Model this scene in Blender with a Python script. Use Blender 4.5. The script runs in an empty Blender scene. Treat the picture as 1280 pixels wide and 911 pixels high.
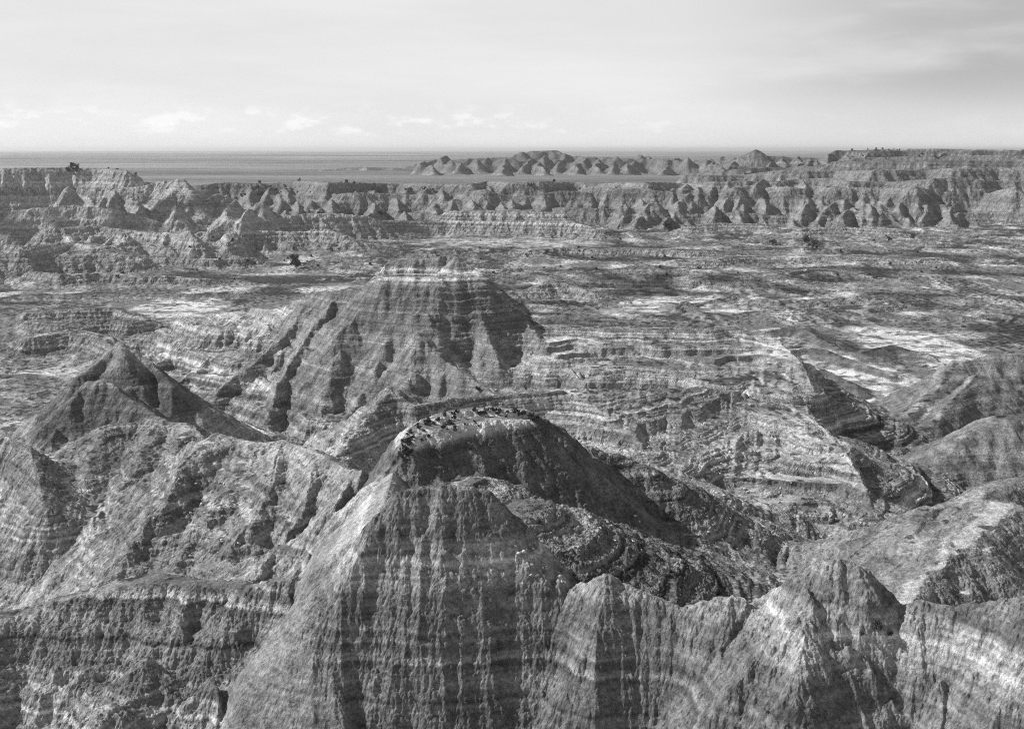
import bpy, math, random, time
import numpy as np
from concurrent.futures import ThreadPoolExecutor
T0 = time.time()
F32 = np.float32
random.seed(5)
RNG = np.random.RandomState(11)

# ------------------------------------------------------------------ camera maths
CAM_H = 100.0
FPX = 1300.0
PITCH = math.atan((455.5 - 187.0) / FPX)
cP, sP = math.cos(PITCH), math.sin(PITCH)

def at(px, py, D):
    """world point whose distance in front of the lookout is D metres"""
    xc = (px - 640.0) / FPX; yc = (455.5 - py) / FPX
    k = D / (cP + yc * sP)
    return (k * xc, D, CAM_H + k * (-sP + yc * cP))

# ------------------------------------------------------------------ noise
NT = 4096
TAB = RNG.rand(NT, 4).astype(F32)
ANG = (TAB[:, 0] * 2 * math.pi)
GX, GY = np.cos(ANG).astype(F32), np.sin(ANG).astype(F32)

def hsh(ix, iy, seed=0):
    h = (ix * 73856093) ^ (iy * 19349663) ^ (seed * 83492791 + 12345)
    h = h ^ (h >> 13); h = h * 1274126177; h = h ^ (h >> 16)
    return h & (NT - 1)

def gnoise(x, y, seed=0):
    fx, fy = np.floor(x), np.floor(y)
    ix, iy = fx.astype(np.int32), fy.astype(np.int32)
    dx, dy = (x - fx).astype(F32), (y - fy).astype(F32)
    u = dx * dx * dx * (dx * (dx * 6 - 15) + 10); v = dy * dy * dy * (dy * (dy * 6 - 15) + 10)
    def g(ox, oy):
        h = hsh(ix + ox, iy + oy, seed)
        return GX[h] * (dx - ox) + GY[h] * (dy - oy)
    a = g(0, 0); b = g(1, 0); c = g(0, 1); d = g(1, 1)
    return ((a + (b - a) * u) * (1 - v) + (c + (d - c) * u) * v) * 1.5

def fbm(x, y, o=4, seed=0, gain=.5):
    s = 0; a = 1.0; n = 0
    for i in range(o):
        s = s + a * gnoise(x, y, seed + i); n += a
        x = x * 2.03 + 7.1; y = y * 2.03 - 3.7; a *= gain
    return s / n

def ridged(x, y, o=4, seed=0):
    s = 0; a = 1.0; n = 0
    for i in range(o):
        s = s + a * (1 - np.abs(gnoise(x, y, seed + i)) * 2); n += a
        x = x * 2.1 + 3.1; y = y * 2.1 - 8.7; a *= .5
    return s / n

def sst(a, b, x):
    t = np.clip((x - a) / (b - a), 0, 1); return t * t * (3 - 2 * t)

# ------------------------------------------------------------------ ridges
# (region, side slope, crest half width, points as (px, py, D))
R = []
def ridge(reg, s, w, *pts, foot=None):
    R.append((reg, s, w, [at(*p) for p in pts], foot))

# front fin and its long crest to the right
ridge('front', 1.30, 2.2, (468,672,121),(482,634,122),(503,615,123),(530,609,124),(560,605,124),(590,608,124),(612,614,124),(628,632,123),(640,652,122),(655,672,121),(668,690,120),(690,716,118.5),(712,737,117),(735,728,116),(762,717,115),(800,738,114),(850,757,112),(905,745,110),(960,749,108),(1003,715,106),(1045,696,105),(1075,708,104),(1115,753,103),(1150,750,101),(1192,757,100),(1290,740,96),(1400,735,92),(1600,760,88))
ridge('front', 1.0, 3.0, (1030,705,105),(1005,760,101.2),(975,830,97.4),(955,920,93))
ridge('front', 1.1, 3.0, (1060,705,104),(1065,780,100.2),(1060,850,96.8),(1050,940,92.5))
ridge('front', 1.1, 1.5, (1192,760,99),(1180,830,96),(1170,930,91.5))
# pale ramp running down left of the fin
ridge('ramp', (1.9, .85), 1.6, (502,562,160),(494,595,145),(482,635,131),(472,668,122))
ridge('ramp', (1.15, .85), 3, (474,664,122.5),(466,702,120.2),(460,750,117.6),(454,810,114.2),(448,880,110.2),(442,940,107))
# middle ridge with the pale crest
ridge('middle', (1.35, .90), 3.0, (502,560,152),(512,538,157),(532,523,162),(562,514,166),(590,509,169),(620,507,171),(655,511,173),(690,526,175),(712,542,177),(737,562,180),(766,585,181),(781,603,180),(787,646,172))
ridge('ravine', .6, 3, (740,561,186),(775,570,187),(805,580,186),(850,600,190))
ridge('middle', (1.0, .9), 3.2, (503,574,150),(514,553,154),(538,537,158.5),(575,528,162.5),(620,522,165.5),(660,524,168),(692,535,170.5))
ridge('ravine', .45, 5, (600,600,146),(640,628,143),(680,660,140),(715,690,137),(760,722,134))
ridge('ravine', .40, 6, (790,655,166),(805,690,155),(830,730,145),(860,755,138))
ridge('ravine', .40, 6, (720,650,146),(750,680,143),(800,725,139))
ridge('ravine', .35, 8, (690,690,136),(740,715,136),(800,735,137),(850,760,137))
# gullied hillside left of the ramp
ridge('hillside', .70, 1.2, (500,562,152),(470,585,158),(440,590,162),(424,579,168),(400,565,174),(350,550,182),(310,553,184),(272,542,186),(250,560,182))
ridge('hillside', .66, 2.6, (272,542,186),(235,585,172),(200,640,160),(160,690,152),(120,740,144))
ridge('hillside', .66, 2.6, (310,553,184),(285,610,168),(255,660,158),(215,715,148))
ridge('hillside', .66, 2.6, (350,550,182),(335,600,168),(310,655,156),(285,700,149))
ridge('hillside', .66, 2.6, (400,565,174),(390,620,159),(365,670,149),(330,700,144))
ridge('hillside', .66, 2.6, (440,590,162),(430,640,147),(405,680,139),(385,700,136))
ridge('hillside', .8, 1.5, (300,703,146),(340,683,148),(385,683,146),(430,700,139))
# left shoulder
ridge('shoulder', .75, 1.5, (40,600,205),(90,560,212),(130,533,220),(165,528,222),(200,523,224),(240,530,222),(270,555,214))
ridge('shoulder', .66, 2.5, (130,533,220),(115,580,202),(95,640,186),(80,700,172))
ridge('shoulder', .66, 2.5, (200,523,224),(180,570,205),(150,625,188),(110,690,172))
ridge('shoulder', .66, 2.5, (240,530,222),(215,590,198),(175,655,180),(140,700,170))
ridge('shoulder', .75, 2, (60,630,176),(40,560,200),(-60,520,215),(-200,500,230))
# bottom-left knoll
ridge('knoll', .80, 7, (20,765,127),(90,745,129),(140,730,131),(200,721,132),(250,728,131),(300,731,130),(345,724,128),(384,722,127))
ridge('knoll', .85, 6, (250,732,129),(225,775,124),(180,830,117),(130,890,110))
ridge('knoll', .85, 5, (330,732,128),(310,790,121),(280,850,114),(230,920,107))
ridge('knoll', .8, 3, (20,770,126),(-60,760,124),(-200,740,122))
# pyramids on the left
ridge('pyramid', .9, 1.4, (153,428,262),(158,440,256))
ridge('pyramid', .88, 1.4, (153,428,262),(125,448,257),(100,468,250))
ridge('pyramid', .88, 1.6, (153,428,262),(190,452,258),(222,478,252))
ridge('pyramid_b', .80, 1.8, (110,478,236),(128,474,236),(140,480,235))
ridge('pyramid_b', .85, 1.4, (140,480,235),(170,500,230),(210,530,222))
ridge('pyramid_b', .85, 1.4, (110,478,236),(90,500,230),(70,540,222))
# little pyramid behind the middle ridge
ridge('cone', .80, 1.2, (491,484,256),(500,492,254),(524,506,250),(560,498,258),(600,495,264),(650,493,268),(700,489,272))
ridge('cone', .7, 2.5, (491,484,256),(460,520,242),(435,548,230),(415,575,220))
ridge('cone', .7, 2.5, (560,498,258),(535,530,244),(505,560,230))
# central butte
ridge('butte', .95, 2.5, (470,349,390),(482,347,388),(510,346,387),(560,345,387),(602,347,390))
ridge('butte', .95, 3, (474,344,405),(520,342,406),(560,342,406),(604,344,404))
ridge('butte', 1.5, 1.5, (488,325,420),(510,324,420),(530,324,420),(552,319,420),(570,319,420))
ridge('butte', 1.5, 1.5, (488,325,428),(530,323,428),(570,319,428))
ridge('butte', .8, 1.5, (572,320,414),(600,338,408),(622,360,400),(648,390,392))
ridge('butte', .78, 2.5, (482,348,392),(460,368,386),(440,400,374),(420,445,358),(408,490,342),(398,525,330))
ridge('butte', .78, 2.5, (495,350,390),(500,385,376),(490,420,364),(470,460,350),(440,510,334))
ridge('butte', .75, 3, (540,348,390),(530,385,374),(528,420,360),(520,460,346),(510,495,332))
ridge('butte', .75, .6, (528,430,357),(560,450,348),(600,480,334),(640,500,322))
ridge('butte', .85, .5, (598,347,392),(600,385,378),(612,420,364),(625,440,356))
ridge('butte', .78, 2.5, (622,360,400),(650,400,382),(690,440,362),(730,480,340))
ridge('butte', .8, 1, (482,348,392),(450,362,398),(425,363,404),(395,364,414),(382,376,420))
ridge('butte', .78, .6, (425,363,404),(400,400,388),(370,440,370),(345,480,352),(330,520,336))
ridge('butte', .78, .6, (395,364,414),(360,410,396),(315,450,378),(270,490,356))
ridge('westbench', .65, 2, (382,376,420),(350,386,434),(310,385,450),(260,396,478),(225,402,500),(185,418,500))
ridge('westbench', .65, 1, (350,386,434),(310,420,415),(265,450,395),(225,480,372))
ridge('westbench', .65, 1, (310,385,450),(275,415,430),(235,440,415),(200,452,402))
ridge('westbench', .65, 1, (260,396,478),(220,430,450),(180,448,430))
ridge('westbench', .55, 1.5, (440,545,300),(380,550,296),(330,540,300),(300,525,310))
# terraced benches right of the butte
ridge('benches', (1.0, .33), 5, (640,384,402),(700,390,398),(780,400,390),(870,402,390))
ridge('benches', (1.8, .33), 4, (870,402,390),(935,411,388),(975,430,366),(1000,450,345),(1012,476,322))
ridge('benches_b', (1.9, .32), 5, (640,492,280),(700,488,276),(740,487,276),(800,488,282),(870,482,296),(930,488,302),(985,502,300))
ridge('benches_b', (1.9, .35), 4, (985,502,300),(1030,542,272),(1060,576,250),(1082,612,234),(1090,645,223))
ridge('benches_b', .5, 4, (725,489,276),(765,520,260),(800,552,246),(830,592,233),(850,640,220))
ridge('benches_b', .5, 5, (820,652,210),(850,640,214),(890,645,216),(925,655,216))
ridge('benches_b', .42, 6, (690,560,215),(760,580,218),(830,600,218),(870,640,210),(890,690,201),(895,730,192))
br = random.Random(21)
def step(reg, px0, px1, py0, py1, z0, z1, stp, front, back, w_, jz=.5, jy=7, rad=10.0):
    pts = []; px = px0
    while px < px1:
        f = (px - px0) / (px1 - px0); py = py0 + (py1 - py0) * f + br.uniform(-jy, jy); z = z0 + (z1 - z0) * f + br.uniform(-jz, jz)
        t_ = math.tan(PITCH - math.atan((455.5 - py) / FPX)); pts.append((px, py, (CAM_H - z) / t_)); px += stp * br.uniform(.5, 1.5)
    ridge(reg, (back, front), w_, *pts, foot=rad)
step('benches_b', 720, 1010, 508, 520, 28.5, 27.0, 40, .75, .12, 1.5)
step('benches_b', 740, 1030, 535, 548, 26.0, 25.0, 36, .75, .12, 1.5)
step('benches_b', 760, 1050, 563, 572, 23.6, 23.6, 36, .75, .12, 1.5)
step('benches_b', 800, 1065, 592, 598, 21.0, 21.6, 32, .75, .12, 1.5)
step('benches_b', 820, 1075, 622, 628, 18.6, 19.5, 32, .75, .12, 1.5)
step('benches_b', 830, 1075, 652, 656, 16.0, 17.0, 32, .75, .12, 1.5)
step('benches_b', 820, 1040, 684, 686, 13.2, 14.0, 32, .75, .12, 1.5)
step('benches_b', 800, 960, 712, 716, 10.5, 10.5, 26, .75, .12, 1.5)
step('benches', 690, 950, 410, 422, 34.5, 31.5, 40, .75, .12, 1.5, .5, 4)
step('benches', 690, 960, 425, 432, 32.0, 30.5, 36, .75, .12, 1.5, .5, 4)
step('benches', 700, 980, 441, 447, 29.5, 29.0, 36, .75, .12, 1.5, .5, 4)
step('benches', 720, 995, 457, 462, 27.0, 27.5, 36, .75, .12, 1.5, .5, 4)
step('benches', 740, 1000, 473, 477, 24.5, 26.0, 36, .75, .12, 1.5, .5, 4)
step('westhills', 40, 300, 305, 310, 24, 12, 40, .8, .2, 3, 1.5, 4, 40)
step('westhills', 40, 330, 320, 322, 14, 8, 40, .8, .2, 3, 1.2, 3, 40)
step('westhills', 280, 480, 300, 302, 12, 7, 36, .7, .2, 3, 1.2, 3, 30)
step('terraces', 40, 260, 342, 346, 11, 7, 36, .8, .2, 2, 1.0, 3, 30)
step('terraces', 40, 200, 402, 404, 12, 8, 36, .8, .2, 2, 1.0, 3, 20)
step('shelf', 560, 900, 312, 312, 6, 6, 50, .7, .1, 2, 1.0, 3, 40)
step('shelf', 900, 1190, 322, 324, 6, 6, 50, .7, .1, 2, 1.0, 3, 40)
step('shelf', 740, 960, 350, 348, 4.5, 5.5, 40, .7, .1, 2, .8, 2, 30)
step('westbench', 230, 400, 412, 405, 26.0, 33.0, 26, .6, .25, 2.5, .8, 5)
step('westbench', 210, 360, 440, 436, 20.0, 26.0, 26, .6, .25, 2.5, .8, 5)
step('westbench', 230, 400, 470, 478, 17.0, 21.0, 26, .6, .25, 2.5, .8, 5)
step('westbench', 260, 430, 505, 512, 13.0, 16.0, 26, .6, .25, 2.5, .8, 5)
# lower-right hill
ridge('lowhill', (1.3, .7), 6, (1040,745,142),(1070,700,153),(1100,662,162),(1150,637,168),(1195,626,172),(1260,600,180),(1400,560,200))
ridge('lowhill', .62, 4, (1150,637,168),(1120,690,150),(1100,740,140))
ridge('lowhill', .62, 5, (1260,630,165),(1200,680,148),(1150,720,140),(1120,760,132))
# smooth mounds on the right
for m in [((960,412,550),(1000,406,560),(1035,428,520),(1045,434,510)),
          ((940,440,480),(1000,436,490),(1030,437,490),(1070,452,470),(1112,466,450)),
          ((1080,440,490),(1112,430,505),(1135,438,495),(1165,452,480)),
          ((1000,470,425),(1030,462,430),(1060,475,420),(1075,486,410)),
          ((1010,497,385),(1045,493,390),(1085,505,380),(1110,518,370)),
          ((1020,520,355),(1050,528,345),(1095,545,330),(1128,562,322)),
          ((1060,575,295),(1090,583,288),(1130,590,283),(1183,607,275)),
          ((1075,605,266),(1105,612,262),(1150,620,258),(1190,632,252)),
          ((1100,418,580),(1180,430,570),(1300,440,560))]:
    ridge('mounds', .5, 1.5, *m)
ridge('eastmound', .8, 7, (1165,470,392),(1200,452,402),(1260,440,410),(1400,430,420))
ridge('eastmound', .8, 6, (1200,452,402),(1165,490,375),(1130,515,355),(1110,535,342))
ridge('eastmound', .8, 6, (1230,470,385),(1190,500,362),(1150,540,335))
ridge('eastmound_b', .7, 6, (1150,600,276),(1178,570,286),(1200,548,292),(1260,520,300),(1400,500,310))
# low terraces left, middle distance
for m in [((40,352,770),(150,347,780),(215,354,770),(250,362,750)),
          ((40,368,690),(130,366,695),(240,368,700),(300,364,700),(322,376,690)),
          ((40,390,590),(100,385,600),(150,385,605),(186,398,585)),
          ((40,420,500),(90,412,520),(130,420,505),(150,436,480)),
          ((20,332,880),(90,330,890),(180,332,880),(240,336,860)),
          ((640,366,680),(670,357,690),(700,352,700),(742,364,680))]:
    ridge('terraces', .6, 5, *m)
ridge('shelf', .35, 8, (700,345,790),(760,338,800),(810,331,815),(870,336,800),(930,343,780))
ridge('shelf', .35, 8, (980,345,800),(1030,336,820),(1080,345,800))
ridge('shelf', .35, 8, (1100,352,760),(1150,345,780),(1220,350,770))
ridge('shelf', .35, 7, (1040,372,690),(1100,366,700),(1170,372,690),(1250,370,690))
ridge('shelf', .35, 7, (900,398,600),(960,392,610),(1020,395,610))
# upper-left hills and tiers
ridge('westhills', .70, 5, (60,286,960),(120,282,990),(170,288,980),(230,292,960),(245,296,940))
ridge('westhills', .85, 1, (232,291,935),(240,288,930),(250,300,915))
ridge('westhills', .75, 4, (150,235,1180),(180,232,1190),(205,226,1200),(232,224,1190),(244,240,1160))
ridge('westhills', .7, 3, (244,240,1160),(262,260,1110),(240,285,1060))
ridge('westhills', .7, 3, (232,224,1190),(215,250,1130),(200,275,1080))
ridge('westhills', .7, 3, (262,260,1110),(300,262,1130),(350,268,1130),(420,266,1170),(470,272,1180))
ridge('westhills', .7, 3, (250,290,1030),(300,285,1040),(360,290,1050),(410,288,1060),(440,296,1040))
ridge('westhills', .7, 3, (20,262,1080),(90,256,1090),(150,262,1080),(200,275,1050))
ridge('westmesa', .9, 14, (0,210,1350),(90,209,1400),(130,210,1400),(160,212,1380))
# far wall: stepped
wr = random.Random(3)
def zig(reg, px0, px1, D0, D1, y0, y1, stp, aD, ay, s_, w_):
    pts = []; px = px0
    while px < px1:
        f = (px - px0) / (px1 - px0)
        pts.append((px, y0 + (y1 - y0) * f + wr.uniform(-ay, ay), D0 + (D1 - D0) * f + wr.uniform(-aD, aD)))
        px += stp * wr.uniform(.4, 1.6)
    ridge(reg, s_, w_, *pts)
zig('wall', 140, 1300, 1600, 1560, 230, 223, 34, 60, 3, .9, 6)
zig('wall', 330, 760, 1510, 1530, 243, 240, 30, 38, 5, .8, 7)
zig('wall', 740, 1300, 1540, 1490, 237, 236, 26, 40, 6, .8, 6)
zig('wall', 860, 1300, 1720, 1620, 217, 210, 40, 60, 3, .8, 12)
zig('wall', 840, 1300, 1420, 1400, 268, 266, 30, 20, 5, .75, 3)
zig('wall', 480, 840, 1440, 1430, 262, 264, 36, 20, 5, .7, 4)
px = 290
while px < 1230:
    px += random.choice([14, 24, 40, 70]) * random.uniform(.6, 1.4)
    D0 = 1590 - max(0, px - 900) * .15; y0 = 232 if px < 850 else 238
    y0 += random.uniform(0, 14)
    L = random.uniform(.35, 1.1); bend = random.uniform(-12, 12)
    dx = random.uniform(-34, 20)
    ridge('wall', random.uniform(.6, 1.0), random.uniform(1.5, 9), (px, y0, D0 - 8), (px + dx * .5 + bend, y0 + 12 * L + 4, D0 - 50 * L), (px + dx, y0 + 26 * L + 4, D0 - 100 * L), (px + dx * 1.2, 277, D0 - 135 * L))
for m in [((420,280,1180),(480,275,1230),(560,276,1230),(640,276,1220),(710,276,1210),(750,286,1180)),
          ((560,262,1380),(640,262,1380),(700,266,1370)),
          ((860,282,1250),(900,278,1280),(960,280,1270)), ((1000,286,1180),(1060,283,1220),(1110,288,1190))]:
    ridge('outliers', .6, 6, *m)
pr_ = random.Random(9)
def spires(reg, n, px0, px1, py0, py1, D0, D1, ln, s_, w_, drop):
    for i in range(n):
        px = pr_.uniform(px0, px1); py = pr_.uniform(py0, py1); D = D0 + (D1 - D0) * (1 - (py - py0) / (py1 - py0)) + pr_.uniform(-15, 15)
        dx = pr_.uniform(-1, .5) * ln; q = drop * pr_.uniform(.5, 1.3)
        ridge(reg, s_ * pr_.uniform(.85, 1.2), w_, (px, py, D), (px + dx * .5, py + q * .35, D - .02 * D), (px + dx, py + q, D - .045 * D))
spires('wall', 46, 300, 840, 228, 248, 1500, 1600, 12, 1.15, .8, 16)
spires('wall', 40, 300, 840, 246, 264, 1400, 1490, 10, 1.15, .8, 12)
spires('wall', 46, 840, 1200, 222, 246, 1480, 1580, 12, 1.2, .8, 18)
spires('wall', 44, 800, 1200, 246, 268, 1380, 1480, 10, 1.2, .8, 14)
spires('westhills', 26, 60, 330, 228, 262, 1080, 1250, 12, 1.1, .8, 14)
spires('westhills', 18, 60, 290, 284, 302, 930, 1020, 12, 1.0, .8, 10)
spires('eastwall', 46, 880, 1200, 189, 214, 1950, 2600, 10, 1.2, 1.5, 10)
spires('farwall', 44, 525, 960, 191, 207, 3000, 3500, 6, 1.1, 2, 7)
# upper right badlands behind the wall
zig('eastwall', 880, 1500, 2100, 1950, 209, 200, 36, 70, 4, .85, 8)
zig('eastwall', 1040, 1500, 2650, 2500, 187.5, 186, 20, 60, 1.5, .9, 8)
ridge('eastwall', .8, 16, (880,212,2150),(930,206,2200),(1000,210,2150),(1080,196,2250),(1150,194,2200),(1250,192,2150),(1500,190,2000))
ridge('eastwall', .8, 20, (1060,187,2700),(1110,185,2700),(1160,185,2650),(1230,186,2600),(1500,186,2500))
ridge('eastwall', .8, 3, (925,192,2650),(945,183,2650),(960,192,2650),(1010,194,2650),(1060,190,2680))
ridge('eastwall', .7, 8, (1040,200,2000),(1120,200,1950),(1190,199,1900),(1300,199,1850))
# distant badlands on the prairie
zig('farwall', 520, 960, 3500, 3300, 200, 201, 8, 130, 6, .9, 2)
zig('farwall', 640, 722, 3550, 3550, 189, 189, 4, 30, 4, 1.6, 2)
zig('farwall', 720, 960, 3450, 3000, 196, 198, 7, 80, 4, 1.2, 2)
ridge('farwall', .7, 10, (500,208,3550),(540,200,3600),(600,196,3600),(640,195,3600),(665,187,3600),(697,186,3600),(705,194,3600),(760,195,3550),(830,196,3500),(880,199,3400),(920,196,3300),(950,200,3200),(1100,198,3200))
ridge('farwall', .6, 6, (410,210,3500),(450,207,3550),(495,208,3550))

REGS = []
for r in R:
    if r[0] not in REGS: REGS.append(r[0])
LO = {'front':4,'ramp':4,'middle':4,'hillside':12,'knoll':10}

# ------------------------------------------------------------------ grid in (u = x / y, D = y)
def lin(a, b, st): return list(np.arange(a, b, st))
QUAL = 1.2
us = lin(-1.1, -.62, .004) + lin(-.62, -.52, .002) + lin(-.52, .52, .00098 / QUAL) + lin(.52, .62, .002) + lin(.62, 1.0, .005)
def geo(a, b, st): return list(np.exp(np.arange(math.log(a), math.log(b), st)))
ds = geo(12, 80, .03) + geo(80, 300, .0009 / QUAL) + geo(300, 520, .0012 / QUAL) + geo(520, 1900, .0015 / QUAL) + geo(1900, 4200, .003) + geo(4200, 70000, .03)
def clean(v, rel):
    o = [v[0]]
    for q in v[1:]:
        if q - o[-1] > rel(q): o.append(q)
    return np.array(o, F32)
U = clean(us, lambda q: .0005); Dv = clean(ds, lambda q: q * .0007)
NU, ND = len(U), len(Dv)
print('grid', NU, ND, NU * ND)
SP = (Dv * .0009).astype(F32)                                    # typical spacing per row

pool = ThreadPoolExecutor(4)
def rows(fn, n, ch=96):
    list(pool.map(lambda a: fn(a, min(a + ch, n)), range(0, n, ch)))

# macro relief on a half-resolution grid, then interpolated
st = 2
U2 = np.append(U[::st], U[-1]) if (NU - 1) % st else U[::st]
D2 = np.append(Dv[::st], Dv[-1]) if (ND - 1) % st else Dv[::st]
n2, m2 = len(D2), len(U2)
Hm = np.zeros((n2, m2), F32); Rd = np.zeros((n2, m2), F32); Rg = np.zeros((n2, m2), np.int8)
segs = []
for (reg, s, w, pts, foot) in R:
    P = np.array(pts, F32)
    segs.append((REGS.index(reg), s, w, P, foot))

def base_level(X, Y):
    b = 5.0 * fbm(X / 260, Y / 260, 4, 3) + 1.0
    near = sst(330, 150, Y) * (1 - sst(60, 120, X - (Y - 150) * .1))
    b = b + near * 10
    # shallow badland relief of the basin
    lowr = ridged(X / 60, Y / 60, 4, 21)
    b = b + sst(.3, .9, lowr) * 3.4 * sst(-.25, .35, fbm(X / 330, Y / 330, 2, 31) + .12) * sst(250, 420, Y) * sst(1500, 1300, Y)
    u = X / Y
    wash = np.clip(sst(.29, .35, u + sst(430, 560, Y) * .08) * sst(240, 275, Y) * sst(640, 540, Y), 0, 1)
    b = b * (1 - wash) + (.6 + 1.2 * fbm(X / 30, Y / 30, 4, 35)) * wash
    # prairie beyond the wall
    pr = 30 + 7 * fbm(X / 1800, Y / 2600, 4, 41)
    pr = pr + 30 * sst(6000, 30000, Y) * (fbm(X / 9000, Y / 9000, 3, 43) + .1)
    t = sst(1560, 1750, Y)
    return b * (1 - t) + pr * t

def macro(a, b):
    Y = np.repeat(D2[a:b, None], m2, 1); X = U2[None, :] * Y
    sc = np.clip(Y / 300, .35, 6)
    wx = fbm(X / (22 * sc), Y / (22 * sc), 4, 51) * 3.2 * sc
    wy = fbm(X / (22 * sc), Y / (22 * sc), 4, 61) * 3.2 * sc
    wx += fbm(X / (5 * sc), Y / (5 * sc), 3, 55) * 1.1 * sc; wy += fbm(X / (5 * sc), Y / (5 * sc), 3, 65) * 1.1 * sc
    Xw = X + wx; Yw = Y + wy
    best = np.full(X.shape, -1e9, F32); bd = np.full(X.shape, 99, F32); bg = np.full(X.shape, -1, np.int8)
    ya, yb = D2[a], D2[b - 1]
    for (gi, s, w, P, foot) in segs:
        reach = (P[:, 2].max() + 15) / (min(s) if isinstance(s, tuple) else s) + w + 10 * (ya / 300)
        if P[:, 1].min() - reach > yb or P[:, 1].max() + reach < ya: continue
        xm0 = P[:, 0].min() - reach; xm1 = P[:, 0].max() + reach
        # columns that can be touched
        cu = np.where((U2 * yb > xm0 if True else 0) | (U2 * ya > xm0))[0]; cv = np.where((U2 * yb < xm1) | (U2 * ya < xm1))[0]
        if len(cu) == 0 or len(cv) == 0: continue
        c0, c1 = max(cu[0] - 1, 0), min(cv[-1] + 2, m2)
        if c1 <= c0: continue
        xs = Xw[:, c0:c1]; ys = Yw[:, c0:c1]
        dm = np.full(xs.shape, 1e9, F32); zz = np.zeros(xs.shape, F32); hb = np.full(xs.shape, -1e9, F32)
        for i in range(len(P) - 1):
            ax, ay, az = P[i]; bx, by, bz = P[i + 1]
            vx, vy = bx - ax, by - ay; L2 = vx * vx + vy * vy + 1e-6
            t = np.clip(((xs - ax) * vx + (ys - ay) * vy) / L2, 0, 1)
            d = np.hypot(xs - ax - t * vx, ys - ay - t * vy)
            if isinstance(s, tuple):
                sd_ = ((ys - ay) * vx - (xs - ax) * vy) / np.sqrt(L2) / (d + w * .6 + .1)          # +1 left of the run, -1 right
                se = s[1] + (s[0] - s[1]) * sst(-.9, .9, sd_)
            else: se = s
            h = az + (bz - az) * t - se * (np.sqrt(d * d + w * w) - w)
            if foot: h = h - np.maximum(0, d - foot) * .35
            m = h > hb
            hb = np.where(m, h, hb); dm = np.where(m, d, dm)
        sub = best[:, c0:c1]; m = hb > sub
        # soft union
        k = F32(1.5) * min(5.0, max(1.0, float(ya) / 250))
        hh = np.clip(.5 + .5 * (hb - sub) / k, 0, 1)
        best[:, c0:c1] = np.where(sub < -1e8, hb, sub * (1 - hh) + hb * hh + k * hh * (1 - hh) * .6)
        bd[:, c0:c1] = np.where(m, dm, bd[:, c0:c1]); bg[:, c0:c1] = np.where(m, gi, bg[:, c0:c1])
    B = base_level(X, Y)
    k = 3.0 * np.clip(Y / 300, .5, 3)
    d = best - B
    hh = np.clip(.5 + .5 * d / k, 0, 1)
    H = np.where(best < -1e8, B, B * (1 - hh) + best * hh + k * hh * (1 - hh))
    bg = np.where(d > .6, bg, -1)
    Hm[a:b] = H; Rd[a:b] = bd; Rg[a:b] = bg
rows(macro, n2, 24)
print('macro', time.time() - T0)

# upsample
def up(A):
    iu = np.interp(U, U2, np.arange(m2)); idv = np.interp(Dv, D2, np.arange(n2))
    i0 = np.clip(iu.astype(int), 0, m2 - 2); fu = (iu - i0).astype(F32)
    j0 = np.clip(idv.astype(int), 0, n2 - 2); fd = (idv - j0).astype(F32)
    T = A[:, i0] * (1 - fu) + A[:, i0 + 1] * fu
    return T[j0] * (1 - fd)[:, None] + T[j0 + 1] * fd[:, None]
H = up(Hm).astype(F32); RD = up(Rd).astype(F32)
iu = np.clip(np.rint(np.interp(U, U2, np.arange(m2))).astype(int), 0, m2 - 1)
jd = np.clip(np.rint(np.interp(Dv, D2, np.arange(n2))).astype(int), 0, n2 - 1)
RG = Rg[jd][:, iu]
Y = np.repeat(Dv[:, None], NU, 1); X = (U[None, :] * Y).astype(F32)

def slopes(Hh):
    """world gradient on the sheared grid"""
    Hu = np.gradient(Hh, U, axis=1); Hd = np.gradient(Hh, Dv, axis=0)
    hx = Hu / Y
    hy = Hd - hx * U[None, :]
    return hx.astype(F32), hy.astype(F32)

def blur(A, n):
    for _ in range(n):
        B = A.copy(); B[1:-1] = (A[:-2] + 2 * A[1:-1] + A[2:]) * .25
        A = B.copy(); A[:, 1:-1] = (B[:, :-2] + 2 * B[:, 1:-1] + B[:, 2:]) * .25
    return A

def soft(A, f=8, n=5):
    """wide smoothing of a mask"""
    iu = np.arange(0, NU, f); jd = np.arange(0, ND, f)
    B = A.astype(F32)[jd][:, iu]; B = blur(B, n)
    a_ = np.interp(np.arange(NU), iu, np.arange(len(iu))); c_ = np.interp(np.arange(ND), jd, np.arange(len(jd)))
    i0 = np.clip(a_.astype(int), 0, len(iu) - 2); fu = (a_ - i0).astype(F32)
    j0 = np.clip(c_.astype(int), 0, len(jd) - 2); fd = (c_ - j0).astype(F32)
    T = B[:, i0] * (1 - fu) + B[:, i0 + 1] * fu
    return T[j0] * (1 - fd)[:, None] + T[j0 + 1] * fd[:, None]
RD = blur(RD, 10)
def pyramid(H, kmax):
    out = []; A = H; u = U; d = Dv
    for k in range(kmax + 1):
        if k:
            n0, n1 = A.shape[0] // 2 * 2, A.shape[1] // 2 * 2
            A = (A[:n0:2, :n1:2] + A[1:n0:2, :n1:2] + A[:n0:2, 1:n1:2] + A[1:n0:2, 1:n1:2]) * .25
            u = (u[:n1:2] + u[1:n1:2]) * .5; d = (d[:n0:2] + d[1:n0:2]) * .5
        hu = np.gradient(A, u, axis=1) / d[:, None]; hy = np.gradient(A, d, axis=0) - hu * u[None, :]
        out.append((hu.astype(F32), hy.astype(F32), u, d))
    return out
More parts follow.
